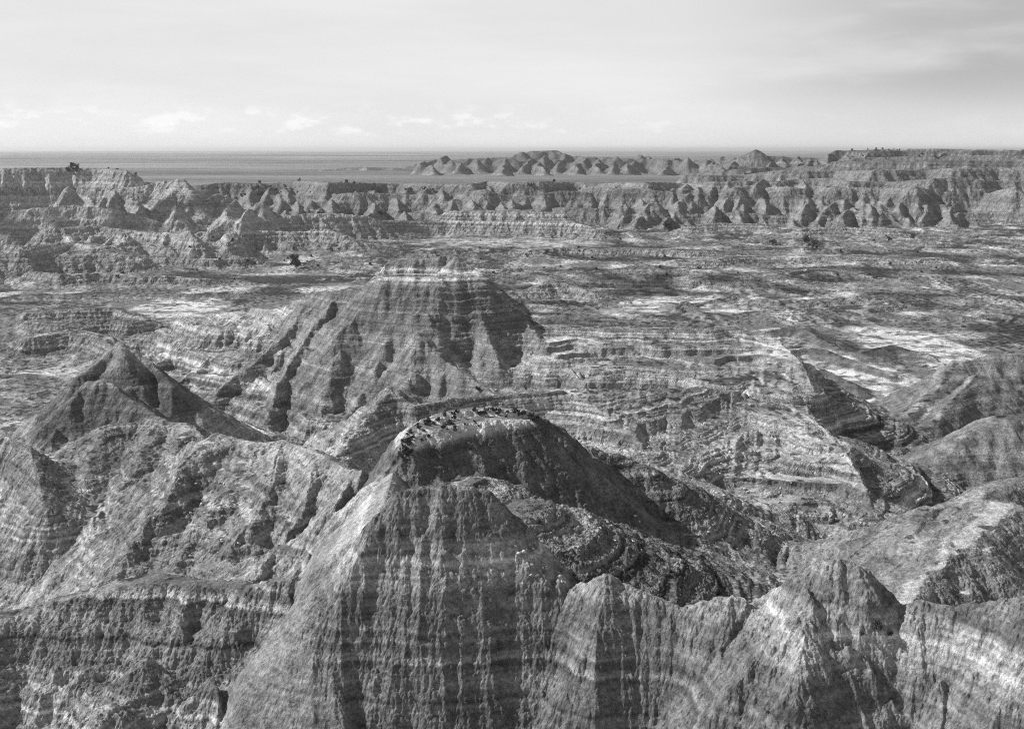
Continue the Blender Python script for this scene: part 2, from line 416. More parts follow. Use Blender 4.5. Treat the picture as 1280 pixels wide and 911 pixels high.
def sample(P, a, b):
    hx, hy, u, d = P
    if len(u) == NU: return hx[a:b], hy[a:b]
    iu = np.interp(U, u, np.arange(len(u))); jd = np.interp(Dv[a:b], d, np.arange(len(d)))
    i0 = np.clip(iu.astype(int), 0, len(u) - 2); fu = (iu - i0).astype(F32)
    j0 = np.clip(jd.astype(int), 0, len(d) - 2); fd = (jd - j0).astype(F32)[:, None]
    r = []
    for A in (hx, hy):
        B = A[j0.min():j0.max() + 2]; B = B[:, i0] * (1 - fu) + B[:, i0 + 1] * fu; q = j0 - j0.min()
        r.append(B[q] * (1 - fd) + B[q + 1] * fd)
    return r
def gullies(H, L, amp, seed, sharp=1.0, maxD=9999):
    lev = np.clip(np.log2(L / (2.2 * SP)), 0, 7)
    PYR = pyramid(H, 7)
    out = np.zeros_like(H)
    def f(a, b):
        y = Y[a:b]
        if y[0, 0] > maxD or SP[a] * 3 > L: return
        x = X[a:b]
        lv = lev[a:b]; gx = 0; gy = 0
        for k in range(int(lv.min()), int(math.ceil(lv.max())) + 1):
            wk = np.maximum(0, 1 - np.abs(lv - k))[:, None].astype(F32)
            if wk.max() <= 0: continue
            qx_, qy_ = sample(PYR[k], a, b); gx = gx + wk * qx_; gy = gy + wk * qy_
        g = np.sqrt(gx * gx + gy * gy) + 1e-5
        sx = -gy / g; sy = gx / g
        cs = L * 1.3
        qx = x / cs; qy = y / cs
        ix = np.floor(qx).astype(np.int32); iy = np.floor(qy).astype(np.int32)
        C = np.zeros_like(x); S = np.zeros_like(x)
        fq = F32(2 * math.pi / L)
        for ox in (-1, 0, 1):
            for oy in (-1, 0, 1):
                jx = ix + ox; jy = iy + oy
                t = TAB[hsh(jx, jy, seed)]
                dx = (qx - jx - .25 - .5 * t[..., 1]) ; dy = (qy - jy - .25 - .5 * t[..., 2])
                w = np.maximum(0, 1 - (dx * dx + dy * dy) * .64) ** 4
                ph = (dx * sx + dy * sy) * (cs * fq) + (t[..., 3] - .5) * 1.5
                C += w * np.cos(ph); S += w * np.sin(ph)
        n = np.sqrt(C * C + S * S) + .10
        c = C / n
        v = np.arccos(np.clip(c, -1, 1)) / math.pi
        v = v * v * (3 - 2 * v) * .35 + v * .65 if sharp < 2 else (.5 - .5 * c) ** 1.4
        v = v * (.65 + .9 * np.clip(gnoise(x / (L * 3.1), y / (L * 3.1), seed + 40) + .45, 0, 1))
        fade = sst(.10, .65, g) * np.maximum(sst(0, L * .55, RD[a:b] + .08 * L), sst(1100, 1400, y) * .8) * sst(3, 6, L / SP[a:b, None])
        out[a:b] = -amp * L * v * fade
    rows(f, ND)
    return out

GS = {'pyramid':.45,'pyramid_b':.45,'mounds':.35,'eastmound':.5,'eastmound_b':.5,'ramp':.4,'cone':.7,'middle':.8,'lowhill':.8,'benches':.75,'benches_b':.75,'front':1.25}
GSV = soft(np.array([GS.get(r, 1.0) for r in REGS] + [.8], F32)[RG])
GL = dict(GS); GL.update({'benches': .45, 'benches_b': .4, 'butte': .65, 'front': .75, 'ramp': .12, 'pyramid': .7, 'pyramid_b': .7, 'ravine': .4})
GSL = np.array([GL.get(r, 1.0) for r in REGS] + [.8], F32)[RG]
GSL = soft(np.where(RG < 0, np.where(Y < 460, .25, GSL), GSL).astype(F32))
for (L, amp, seed, shp) in [(75, .11, 100, 1), (33, .14, 101, 1), (15, .14, 102, 1), (6.5, .12, 103, 1), (2.9, .13, 104, 1), (1.3, .12, 105, 1)]:
    G = gullies(H, L, amp, seed, shp)
    if L < 20 and L > 8: Hs = blur(H, 2)
    if L > 20: G *= 1 + .5 * sst(1200, 1500, Y)
    if L > 40: G *= sst(700, 1200, Y)
    if L > 20 and L < 40: G *= .35 + .65 * sst(300, 900, Y)
    H = (H + G * (GSL if L > 2 else GSV)).astype(F32)
    H = blur(H, 1) if L > 10 else H
print('gullies', time.time() - T0)

# ------------------------------------------------------------------ strata: a monotone remap of height, plus albedo by bed
Z0, Z1, dz = -40.0, 200.0, .05
zs = np.arange(Z0, Z1, dz)
def beds(thick, seed, lo, hi):
    r = np.random.RandomState(seed); z = Z0; v = np.zeros(len(zs)); k = 0
    while z < Z1:
        t = thick * math.exp(r.normal(0, .45)); i0 = int((z - Z0) / dz); i1 = int((z + t - Z0) / dz) + 1
        v[i0:i1] = lo + (hi - lo) * r.rand(); z += t
    return v
def ledge(thick, seed, hard):
    """benches and risers: rate of the remap inside each bed"""
    r = np.random.RandomState(seed); z = Z0; v = np.ones(len(zs))
    while z < Z1:
        t = thick * math.exp(r.normal(0, .4)); i0 = int((z - Z0) / dz); i1 = int((z + t - Z0) / dz) + 1
        im = int(i0 + (i1 - i0) * r.uniform(.35, .6))
        v[i0:im] = 1 - hard; v[im:i1] = 1 + hard * 1.6
        z += t
    c = np.cumsum(v - v.mean()) * dz
    k = int(thick / dz * 6); ker = np.ones(k) / k
    return c - np.convolve(c, ker, 'same')
LED1 = ledge(5.5, 7, .62).astype(F32); LED2 = ledge(1.7, 8, .72).astype(F32); LED3 = ledge(.6, 9, .75).astype(F32)
ALB = (.20 * beds(6.5, 17, 0, 1) + .30 * beds(1.9, 18, 0, 1) + .5 * beds(.6, 19, 0, 1) + .4 * beds(.25, 29, 0, 1) + .9 * beds(.4, 23, 0, 1) ** 5) / 1.5 - .05
ALB = np.convolve(ALB, np.ones(3) / 3, 'same').astype(F32)

def look(tab, z):
    q = np.clip((z - Z0) / dz, 0, len(tab) - 2.01); i = q.astype(np.int32); f = (q - i).astype(F32)
    return tab[i] * (1 - f) + tab[i + 1] * f

TER = {'ravine':.8,'front':.25,'ramp':.12,'middle':.30,'hillside':.45,'shoulder':.7,'knoll':.55,'pyramid':.15,'pyramid_b':.15,'cone':.5,
       'butte':.75,'westbench':1.25,'benches':1.8,'benches_b':1.8,'lowhill':.35,'mounds':.1,'eastmound':.25,'eastmound_b':.2,
       'terraces':1.3,'shelf':1.2,'westhills':1.0,'westmesa':1.2,'wall':.9,'outliers':.9,'eastwall':1.0,'farwall':.5}
tv = np.array([TER[r] for r in REGS] + [.9], F32)
tm = tv[RG]
tm = soft(tm, 4, 4)
hx, hy = slopes(H); SL = np.sqrt(hx * hx + hy * hy)
ALBV = np.zeros_like(H)
CRU = soft(np.array([{'front':.8,'ramp':.4,'hillside':.2,'shoulder':.3,'knoll':.5,'ravine':.6,'cone':.5,'middle':.6,'pyramid':.35,'pyramid_b':.35,'lowhill':.6,'mounds':.2,'eastmound':.3,'eastmound_b':.3,'benches':.3,'benches_b':.3,'westbench':.5}.get(r, 1.0) for r in REGS] + [.8], F32)[RG])
def strat(a, b):
    x = X[a:b]; y = Y[a:b]; h = H[a:b]
    wob = .9 * fbm(x / 150, y / 150, 3, 71) + .12 * fbm(x / 14, y / 14, 3, 75)
    z = Hs[a:b] + .25 * (h - Hs[a:b]) + wob + x * .012
    s = sst(.06, .45, SL[a:b]); far = sst(1500, 1000, y) * .5 + .5
    var = .55 + .9 * np.clip(fbm(x / 35, y / 35, 3, 77) + .5, 0, 1)
    t = np.clip(tm[a:b] * var, 0, 1.25) * s * far
    z0 = z
    z = z + look(LED1, z) * t * .36
    z = z + look(LED2, z) * t * .6 * sst(1, 3, 1.7 / SP[a:b, None])
    z = z + look(LED3, z) * t * .9 * sst(1, 3, .6 / SP[a:b, None])
    add = z - z0; z = z0
    # small rubble and knobs
    rub = fbm(x / 2.1, y / 2.1, 5, 81, .62) * .5 * sst(420, 200, y) + fbm(x / 6, y / 6, 5, 85, .6) * .8 * np.clip(y / 300, .5, 3)
    near = sst(1900, 1700, y)
    if y[0, 0] < 330:
        cr = CRU[a:b] * sst(330, 200, y) * sst(.2, .6, SL[a:b])
        rub = rub + cr * (.45 * (np.abs(gnoise(x / 1.7 + .3 * rub, y / 1.7, 87)) * 2 - .5) + .26 * (np.abs(gnoise(x / .75, y / .75, 88)) * 2 - .5) + .16 * (np.abs(gnoise(x / .38, y / .38, 89)) * 2 - .5))
    H[a:b] = h + add + rub * near * (.35 + .65 * np.clip(t, 0, 1))
    ALBV[a:b] = look(ALB, H[a:b] + wob + x * .012 + .12 * fbm(x / 3, y / 3, 2, 88))
rows(strat, ND)
print('strata', time.time() - T0)

for (L, amp, seed) in [(.62, .13, 106), (.36, .11, 107)]:
    H = (H + gullies(blur(H, 1), L, amp, seed, 2, 330) * (1 - .6 * (GSV < .5))).astype(F32)
hx, hy = slopes(H); SL = np.sqrt(hx * hx + hy * hy)
SLs = blur(SL, 3)

# ------------------------------------------------------------------ base colour (by region, height, slope and noise)
COL = np.zeros_like(H)
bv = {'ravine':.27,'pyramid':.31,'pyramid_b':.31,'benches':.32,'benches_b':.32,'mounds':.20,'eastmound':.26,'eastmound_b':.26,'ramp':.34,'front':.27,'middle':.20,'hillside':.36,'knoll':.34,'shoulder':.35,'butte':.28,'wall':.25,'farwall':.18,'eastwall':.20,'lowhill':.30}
bmv = np.array([bv.get(r, .36) for r in REGS] + [.34], F32)
bwv = np.array([{'pyramid':.35,'pyramid_b':.35,'mounds':.15,'eastmound':.3,'eastmound_b':.3,'ramp':.3,'lowhill':.35,'benches':1.35,'benches_b':1.35,'westbench':1.25,'hillside':.8,'shoulder':.8,'front':.6,'middle':.12,'wall':.5,'eastwall':.6,'farwall':.3,'westhills':.7,'butte':.5}.get(r, 1.0) for r in REGS] + [.8], F32)
BM = soft(bmv[RG], 4, 4); BW = soft(bwv[RG], 4, 4)
def colour(a, b):
    x = X[a:b]; y = Y[a:b]; s = SLs[a:b]
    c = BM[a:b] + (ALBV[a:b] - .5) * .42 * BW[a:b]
    c = c + .05 * fbm(x / 5, y / 5, 4, 91) + .06 * fbm(x / 40, y / 40, 3, 95)
    zz = H[a:b] + .5 * fbm(x / 20, y / 20, 3, 141)
    def band(lo, hi, e=.35): return sst(lo - e, lo + e, zz) * sst(hi + e, hi - e, zz)
    def reg(*n): return np.isin(RG[a:b], [REGS.index(q) for q in n]).astype(F32)
    rb = reg('butte'); c = c + rb * (.24 * band(52.0, 53.8) - .04 * band(44, 51))
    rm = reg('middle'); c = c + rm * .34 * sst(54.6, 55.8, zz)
    rf = reg('front', 'ramp'); c = c + rf * (.08 * band(48.6, 52.2, .7) - .05 * band(45.5, 48.2, .5))
    rp = reg('pyramid', 'pyramid_b'); c = c * (1 - rp * .3 * band(37, 46, .5))  # both pyramids darker across a range of heights
    flat = sst(.42, .16, s)
    pale = sst(-.1, .45, fbm(x / 30, y / 55, 4, 101))
    soil = .25 + .33 * pale
    veg = sst(.05, .22, fbm(x / 3.2, y / 3.2, 4, 105) + .5 * fbm(x / 50, y / 50, 3, 109))
    grs = sst(.0, .16, fbm(x / 70, y / 60, 5, 131)) * sst(250, 350, y)
    soil = soil * (1 - veg * .65) * (1 - grs * .55)
    # washed silt flats
    def patch(cx, cy, rx, ry):
        px, py, _ = at(cx, cy, 1); X0, Y0 = 0, 0
        D = (CAM_H - 2) / -(( -sP + (455.5 - cy) / FPX * cP) / (cP + (455.5 - cy) / FPX * sP))
        xx = D * px
        q = np.hypot((x - xx) / rx, (y - D) / ry) + .5 * fbm(x / 25, y / 40, 4, 113)
        return sst(1.1, .75, q)
    silt = np.maximum.reduce([patch(860, 372, 62, 75), patch(225, 383, 28, 60), patch(1120, 490, 26, 110), patch(1150, 430, 30, 60), patch(640, 302, 130, 60)*.6])
    silt = silt * sst(4.5, 2.5, H[a:b])
    streak = sst(-.25, .15, fbm(x / 18, y / 9, 4, 117))
    soil = soil * (1 - silt) + (.30 + .34 * streak) * (1 - .5 * sst(.12, .25, fbm(x / 4, y / 4, 4, 151))) * silt
    c = c * (1 - flat) + soil * flat
    # grassland beyond
    g = .235 + .20 * fbm(x / 4200, y / 1500, 5, 121) + .10 * fbm(x / 700, y / 300, 4, 123) + .03 * fbm(x / 120, y / 120, 3, 127)
    gp = sst(1650, 1900, y) * sst(.3, .1, s)
    c = c * (1 - gp) + g * gp
    c = np.clip(c, .03, .8)
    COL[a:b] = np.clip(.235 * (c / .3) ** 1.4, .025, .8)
rows(colour, ND)
print('colour', time.time() - T0)

# ------------------------------------------------------------------ materials
def new_mat(name):
    m = bpy.data.materials.new(name); m.use_nodes = True
    nt = m.node_tree; b = nt.nodes['Principled BSDF']
    return m, nt, b
def N(nt, t, **kw):
    n = nt.nodes.new(t)
    for k, v in kw.items(): setattr(n, k, v)
    return n

def ground_material():
    m, nt, b = new_mat('badland_ground')
    L = nt.links.new
    att = N(nt, 'ShaderNodeAttribute', attribute_name='albedo')
    geo_ = N(nt, 'ShaderNodeNewGeometry')
    mp = N(nt, 'ShaderNodeMapping'); mp.inputs['Scale'].default_value = (1, 1, 1)
    L(geo_.outputs['Position'], mp.inputs[0])
    n1 = N(nt, 'ShaderNodeTexNoise'); n1.inputs['Scale'].default_value = 1.8; n1.inputs['Detail'].default_value = 10; n1.inputs['Roughness'].default_value = .85
    n2 = N(nt, 'ShaderNodeTexNoise'); n2.inputs['Scale'].default_value = .22; n2.inputs['Detail'].default_value = 8; n2.inputs['Roughness'].default_value = .7
    L(mp.outputs[0], n1.inputs['Vector']); L(mp.outputs[0], n2.inputs['Vector'])
    # thin beds
    mz = N(nt, 'ShaderNodeMapping'); mz.inputs['Scale'].default_value = (.05, .05, 2.6); L(geo_.outputs['Position'], mz.inputs[0])
    nz = N(nt, 'ShaderNodeTexNoise'); nz.inputs['Scale'].default_value = 1; nz.inputs['Detail'].default_value = 5; nz.inputs['Roughness'].default_value = .7
    L(mz.outputs[0], nz.inputs['Vector'])
    def mr(src, lo, hi, a=.3, z=.7):
        r = N(nt, 'ShaderNodeMapRange'); r.inputs[1].default_value = a; r.inputs[2].default_value = z; r.inputs[3].default_value = lo; r.inputs[4].default_value = hi
        L(src, r.inputs[0]); return r.outputs[0]
    def mul(a, b_):
        x = N(nt, 'ShaderNodeMath', operation='MULTIPLY'); L(a, x.inputs[0]); L(b_, x.inputs[1]); return x.outputs[0]
    v = mul(mul(mul(att.outputs['Fac'], mr(n1.outputs['Fac'], .5, 1.5, .4, .6)), mr(n2.outputs['Fac'], .68, 1.32, .38, .62)), mr(nz.outputs['Fac'], .75, 1.25))
    cl = N(nt, 'ShaderNodeClamp'); cl.inputs[1].default_value = .02; cl.inputs[2].default_value = .8; L(v, cl.inputs[0])
    L(cl.outputs[0], b.inputs['Base Color'])
    b.inputs['Roughness'].default_value = .95; b.inputs['Specular IOR Level'].default_value = .1
    bp = N(nt, 'ShaderNodeBump'); bp.inputs['Strength'].default_value = .8; bp.inputs['Distance'].default_value = .7
    nb = N(nt, 'ShaderNodeTexNoise'); nb.inputs['Scale'].default_value = 1.1; nb.inputs['Detail'].default_value = 9; nb.inputs['Roughness'].default_value = .75
    L(mp.outputs[0], nb.inputs['Vector']); L(nb.outputs['Fac'], bp.inputs['Height']); L(bp.outputs[0], b.inputs['Normal'])
    return m
GM = ground_material()

# ------------------------------------------------------------------ terrain objects
C = bpy.context.scene.collection
INFO = {
 'front': ('cliff', 'fluted steep ridge with a broad flat topped fin, closest to the lookout', 'cliff'),
 'ravine': ('ravine', 'crumpled ravine floor below the dark faced ridge', 'ravine'),
 'ramp': ('slope', 'pale smooth ramp falling left beside the flat topped fin', 'slope'),
 'middle': ('ridge', 'dark faced ridge with a pale scrub dotted crest behind the front fin', 'ridge'),
 'hillside': ('hillside', 'hillside combed with long diagonal gullies left of the pale ramp', 'hillside'),
 'shoulder': ('hillside', 'bright shouldered gullied hillside below the two dark pyramids', 'hillside'),
 'knoll': ('knoll', 'rounded knoll with a dark rough face in the lower left corner', 'knoll'),
 'pyramid': ('pyramid_hill', 'larger and higher of the two smooth pyramid shaped hills on the left', 'hill'),
 'pyramid_b': ('pyramid_hill', 'smaller pyramid hill in front of the larger pyramid hill', 'hill'),
 'cone': ('pyramid_hill', 'small dark tipped pointed hill just behind the scrub dotted ridge', 'hill'),
 'butte': ('butte', 'tall flat topped butte with steep spurs in the middle of the basin', 'butte'),
 'westbench': ('hillside', 'banded bench land running left from the flat topped butte', 'hillside'),
 'benches': ('hillside', 'upper banded terraces running right from the flat topped butte', 'hillside'),
 'benches_b': ('hillside', 'lower broad banded terraces between the scrub dotted ridge and the smooth mounds', 'hillside'),
 'lowhill': ('hill', 'smooth pale hill at the lower right behind the front ridge', 'hill'),
 'mounds': ('mounds', 'dark smooth finger shaped mounds reaching onto the pale wash', 'mounds'),
 'eastmound': ('hill', 'smooth grey fan shaped hill at the right edge above the wash', 'hill'),
 'eastmound_b': ('hill', 'low smooth hill at the right edge below the fan shaped hill', 'hill'),
 'terraces': ('terraces', 'low dark cliffed terraces on the basin floor', 'terraces'),
 'shelf': ('terraces', 'low broad shelves on the right half of the basin floor', 'terraces'),
 'westhills': ('hills', 'stepped eroded hills with a sharp peak in the left distance', 'hills'),
 'westmesa': ('mesa', 'high flat mesa with trees along its rim at the far left', 'mesa'),
 'wall': ('cliff', 'long pale eroded wall crossing the whole view behind the basin', 'cliff'),
 'outliers': ('hills', 'low eroded hills at the foot of the long wall', 'hills'),
 'eastwall': ('cliff', 'high layered cliffs on the right skyline behind the long wall', 'cliff'),
 'farwall': ('hills', 'distant jagged badland range with a castle shaped top on the prairie', 'hills'),
}
V = np.stack([X, Y, H], -1).reshape(-1, 3).astype(F32)
idx = np.arange(ND * NU, dtype=np.int32).reshape(ND, NU)
fr = RG[:-1, :-1]
yc_ = Y[:-1, :-1]
fid = np.where(fr < 0, np.where(yc_ > 1680, 101, 100), fr).astype(np.int16)
quads = np.stack([idx[:-1, :-1], idx[:-1, 1:], idx[1:, 1:], idx[1:, :-1]], -1).reshape(-1, 4)
fidf = fid.reshape(-1)
colf = COL.reshape(-1)
def build(fi, name, label, cat):
    q = quads[fidf == fi]
    if len(q) < 4: return
    used, inv = np.unique(q, return_inverse=True)
    me = bpy.data.meshes.new(name)
    nv, nf = len(used), len(q)
    me.vertices.add(nv); me.loops.add(nf * 4); me.polygons.add(nf)
    me.vertices.foreach_set('co', V[used].ravel())
    me.loops.foreach_set('vertex_index', inv.astype(np.int32).ravel())
    me.polygons.foreach_set('loop_start', np.arange(0, nf * 4, 4, dtype=np.int32))
    me.update(calc_edges=False)
    at_ = me.attributes.new('albedo', 'FLOAT', 'POINT'); at_.data.foreach_set('value', colf[used])
    me.polygons.foreach_set('use_smooth', np.zeros(nf, dtype=bool))
    me.materials.append(GM)
    o = bpy.data.objects.new(name, me); C.objects.link(o)
    o['label'] = label; o['category'] = cat; o['kind'] = 'structure'
    return o
build(100, 'ground', 'rough basin floor of pale silt flats, low ledges and dark scrub', 'ground')
build(101, 'prairie', 'dark flat grassland stretching from the long wall to the horizon', 'grassland')
for i, r in enumerate(REGS):
    n, l, c = INFO[r]; build(i, n, l, c)
print('meshes', time.time() - T0)

def ground_z(x, y):
    j = np.searchsorted(Dv, y) - 1; i = np.searchsorted(U, x / y) - 1
    fy = (y - Dv[j]) / (Dv[j + 1] - Dv[j]); fx = (x / y - U[i]) / (U[i + 1] - U[i])
    return float((H[j, i] * (1 - fx) + H[j, i + 1] * fx) * (1 - fy) + (H[j + 1, i] * (1 - fx) + H[j + 1, i + 1] * fx) * fy)

# ------------------------------------------------------------------ plants and stones
import bmesh
from mathutils import Vector, Matrix
def plain(name, v, rough=1.0):
    m, nt_, b = new_mat(name)
    n = N(nt_, 'ShaderNodeTexNoise'); n.inputs['Scale'].default_value = 3; n.inputs['Detail'].default_value = 5
    r = N(nt_, 'ShaderNodeMapRange'); r.inputs[3].default_value = v * .55; r.inputs[4].default_value = v * 1.45
    nt_.links.new(n.outputs['Fac'], r.inputs[0]); nt_.links.new(r.outputs[0], b.inputs['Base Color'])
    b.inputs['Roughness'].default_value = rough; b.inputs['Specular IOR Level'].default_value = .05
    return m
LEAF, BARK, STONE = plain('scrub_leaf', .085), plain('bark', .14), plain('pale_stone', .55)
def link(name, bm, mat, parent=None):
    me = bpy.data.meshes.new(name); bm.to_mesh(me); bm.free(); me.materials.append(mat)
    o = bpy.data.objects.new(name, me); C.objects.link(o); o.parent = parent; return o
def plant_meshes(seed, tall):
    """unit-size plant: foliage of many small leaf sprays in uneven clumps, and forked stems"""
    r = random.Random(seed); f = bmesh.new(); t = bmesh.new()
    clumps = []
    for i in range(11):
        a_ = r.uniform(0, 6.283); q = math.sqrt(r.random()) * .36; z = r.uniform(.22, .8) * tall
        clumps.append((Vector((math.cos(a_) * q, math.sin(a_) * q, z)), r.uniform(.10, .24)))
    for c, rad in clumps:
        for k in range(60):
            d = Vector((r.gauss(0, 1), r.gauss(0, 1), r.gauss(0, .8))).normalized() * rad * r.uniform(.5, 1.1)
            p = c + d; s_ = r.uniform(.04, .08)
            u = Vector((r.gauss(0, 1), r.gauss(0, 1), r.gauss(0, 1))).normalized(); v = u.cross(d.normalized() + Vector((.01, 0, .02))).normalized()
            vs = [f.verts.new(p + u * s_), f.verts.new(p + v * s_ * .6), f.verts.new(p - u * s_), f.verts.new(p - v * s_ * .6 + d * .15)]
            f.faces.new(vs)
    def limb(a_, b_, r0, r1):
        ax = (b_ - a_).normalized(); u = ax.orthogonal().normalized(); v = ax.cross(u)
        ra = [t.verts.new(a_ + (u * math.cos(k * 1.2566) + v * math.sin(k * 1.2566)) * r0) for k in range(5)]
        rb = [t.verts.new(b_ + (u * math.cos(k * 1.2566) + v * math.sin(k * 1.2566)) * r1) for k in range(5)]
        for k in range(5): t.faces.new((ra[k], ra[(k + 1) % 5], rb[(k + 1) % 5], rb[k]))
    fork = Vector((r.uniform(-.03, .03), r.uniform(-.03, .03), .25 * tall))
    limb(Vector((0, 0, -.12)), fork, .05, .035)
    for c, rad in clumps[:7]: limb(fork, c, .028, .010)
    return f, t
def make_plant(kind, seed, tall):
    e = bpy.data.objects.new(kind, None); C.objects.link(e)
    f, t = plant_meshes(seed, tall)
    link('crown' if kind == 'tree' else 'foliage', f, LEAF, e); link('trunk' if kind == 'tree' else 'stem', t, BARK, e)
    return e
protos = {'shrub': [make_plant('shrub', 40 + i, .75) for i in range(4)], 'tree': [make_plant('tree', 60 + i, 1.0) for i in range(4)]}
used = set()
prn = random.Random(77)
def put(kind, x, y, width, label, group=None, cat=None):
    p = prn.choice(protos[kind])
    if p.name in used:
        e = p.copy(); C.objects.link(e)
        for ch in p.children:
            c = ch.copy(); C.objects.link(c); c.parent = e
    else: e = p; used.add(p.name)
    e.location = (x, y, ground_z(x, y)); sc_ = width * 1.15; e.scale = (sc_, sc_, sc_ * prn.uniform(.8, 1.15)); e.rotation_euler = (0, 0, prn.uniform(0, 6.28))
    e['label'] = label; e['category'] = cat or kind
    if 'group' in e: del e['group']
    if group: e['group'] = group
    return e
def hit(px, py, d0=60, d1=9000):
    """first ground point seen at a pixel"""
    xc = (px - 640.0) / FPX; yc = (455.5 - py) / FPX
    dn = cP + yc * sP; ux, uz = xc / dn, (-sP + yc * cP) / dn
    lo = np.searchsorted(Dv, d0); i = int(np.clip(np.searchsorted(U, ux), 1, NU - 1))
    ray = CAM_H + Dv[lo:] * uz; k = np.argmax(H[lo:, i] >= ray)
    if H[lo + k, i] < ray[k] or Dv[lo + k] > d1: return None
    D = float(Dv[lo + k]); return ux * D, D
pxm = lambda D: FPX / D * 1.0
# single dark junipers one can point at
for (px, py, wpx, lab) in [(370,335,17,'large dark juniper alone on the pale flat left of the butte'),
        (835,289,14,'wide dark juniper near the foot of the long wall, right of centre'),
        (966,306,9,'dark round juniper, left one of the pair on the right basin floor'),
        (1008,304,9,'dark juniper, upper right one of the pair on the right basin floor'),
        (1016,312,13,'broad dark juniper just below and right of the pair on the basin floor'),
        (477,272,8,'small dark juniper on the low hills under the long wall, left of centre'),
        (684,318,6,'tiny dark juniper on the streaked flats right of the butte top'),
        (1112,302,7,'small dark juniper at the right near the foot of the wall'),
        (1140,299,6,'smaller dark juniper rightmost near the foot of the wall')]:
    h = hit(px, py)
    if h: put('tree', h[0], h[1], wpx / pxm(h[1]), lab)
# scrub along the crest of the middle ridge
n = 0; cr = [(505,560),(514,540),(532,528),(562,521),(595,517),(620,515),(650,518),(682,528)]
while n < 95:
    k = prn.random() ** 1.3 * (len(cr) - 1.001); i = int(k); f = k - i
    px = cr[i][0] * (1 - f) + cr[i + 1][0] * f + prn.uniform(-6, 6); py = cr[i][1] * (1 - f) + cr[i + 1][1] * f + abs(prn.gauss(0, 1)) * (11 if px < 600 else 4) - 3
    h = hit(px, py, 60, 200)
    if h and h[1] > 145:
        put('shrub', h[0], h[1], prn.uniform(.35, .95), 'low dark scrub bush on the pale crest of the dark faced ridge', 'scrub bushes along the ridge crest'); n += 1
# trees on the rim of the far-left mesa and along the top of the wall
for i in range(26):
    px = prn.choice([prn.uniform(84, 112), prn.uniform(118, 150), prn.uniform(150, 170), prn.uniform(0, 90)]); p = at(px, 212, prn.uniform(1385, 1415))
    put('tree', p[0], p[1], prn.uniform(3.5, 7.5), 'dark tree on the rim of the mesa at the far left', 'trees on the rim of the left mesa')
for i in range(60):
    px = prn.choice([prn.gauss(350, 40), prn.gauss(420, 60), prn.uniform(280, 760)]); p = at(px, 228, prn.uniform(1540, 1640))
    put('tree', p[0], p[1], prn.uniform(2.5, 6.5), 'small dark juniper on the pale top of the long wall', 'junipers along the top of the long wall')
for i in range(34):
    px = prn.uniform(1060, 1190); py = prn.choice([prn.uniform(192, 205), prn.uniform(186, 190)]); h = hit(px, py)
    if h: put('tree', h[0], h[1], prn.uniform(3, 6), 'small dark juniper on the cliffs of the right skyline', 'junipers on the right skyline cliffs')
for (px, py, wpx, lab) in [(1098,788,15,'dark bush low on the front ridge at the lower right'),(1112,794,10,'second smaller dark bush beside the one on the front ridge'),
        (1076,794,9,'sparse bush left of the dark bush on the front ridge'),(672,655,9,'dark round bush in the ravine behind the flat topped fin'),
        (598,489,8,'dark bush on the slope just above the scrub dotted crest'),(715,700,7,'little bush low in the ravine behind the front ridge'),(597,724,5,'tiny dark bush clinging to the front face of the fin')]:
    h = hit(px, py)
    if h: put('shrub', h[0], h[1], wpx / pxm(h[1]), lab)
for i in range(70):
    px = prn.uniform(120, 1180); py = prn.uniform(292, 350); h = hit(px, py, 500)
    if h and h[1] < 1300: put('shrub', h[0], h[1], prn.uniform(1.4, 3.6), 'small dark bush scattered on the streaked basin floor', 'bushes scattered over the basin floor')
# stones
def stone(seed):
    r = random.Random(seed); bm = bmesh.new(); bmesh.ops.create_icosphere(bm, subdivisions=2, radius=.5)
    for k in range(7):
        nrm = Vector((r.gauss(0, 1), r.gauss(0, 1), r.gauss(0, 1))).normalized(); d = r.uniform(.26, .42)
        for v in bm.verts:
            q = v.co.dot(nrm)
            if q > d: v.co -= nrm * (q - d)
    return bm
sp = [link('rock', stone(i), STONE) for i in range(4)]; first = set()
for (x0, x1, y0, y1, n, lab, grp) in [(170, 300, 600, 700, 46, 'pale angular stone lying on the gullied hillside', 'stones on the gullied hillside'),
                                      (880, 1060, 560, 680, 50, 'pale block fallen on the lower banded terraces', 'blocks on the lower terraces'),
                                      (640, 800, 640, 730, 36, 'pale block on the crumpled ravine floor', 'blocks in the ravine')]:
    for i in range(n):
        h = hit(prn.uniform(x0, x1), prn.uniform(y0, y1))
        if not h: continue
        p = prn.choice(sp)
        if p.name in first: o = p.copy(); C.objects.link(o)
        else: o = p; first.add(p.name)
        s_ = prn.uniform(.2, .75) * (1 + (h[1] > 200) * .7)
        o.location = (h[0], h[1], ground_z(*h) + s_ * .12); o.scale = (s_, s_ * prn.uniform(.6, 1), s_ * prn.uniform(.4, .8)); o.rotation_euler = (prn.uniform(-.3, .3), prn.uniform(-.3, .3), prn.uniform(0, 6.28))
        o['label'] = lab; o['category'] = 'rock'; o['group'] = grp

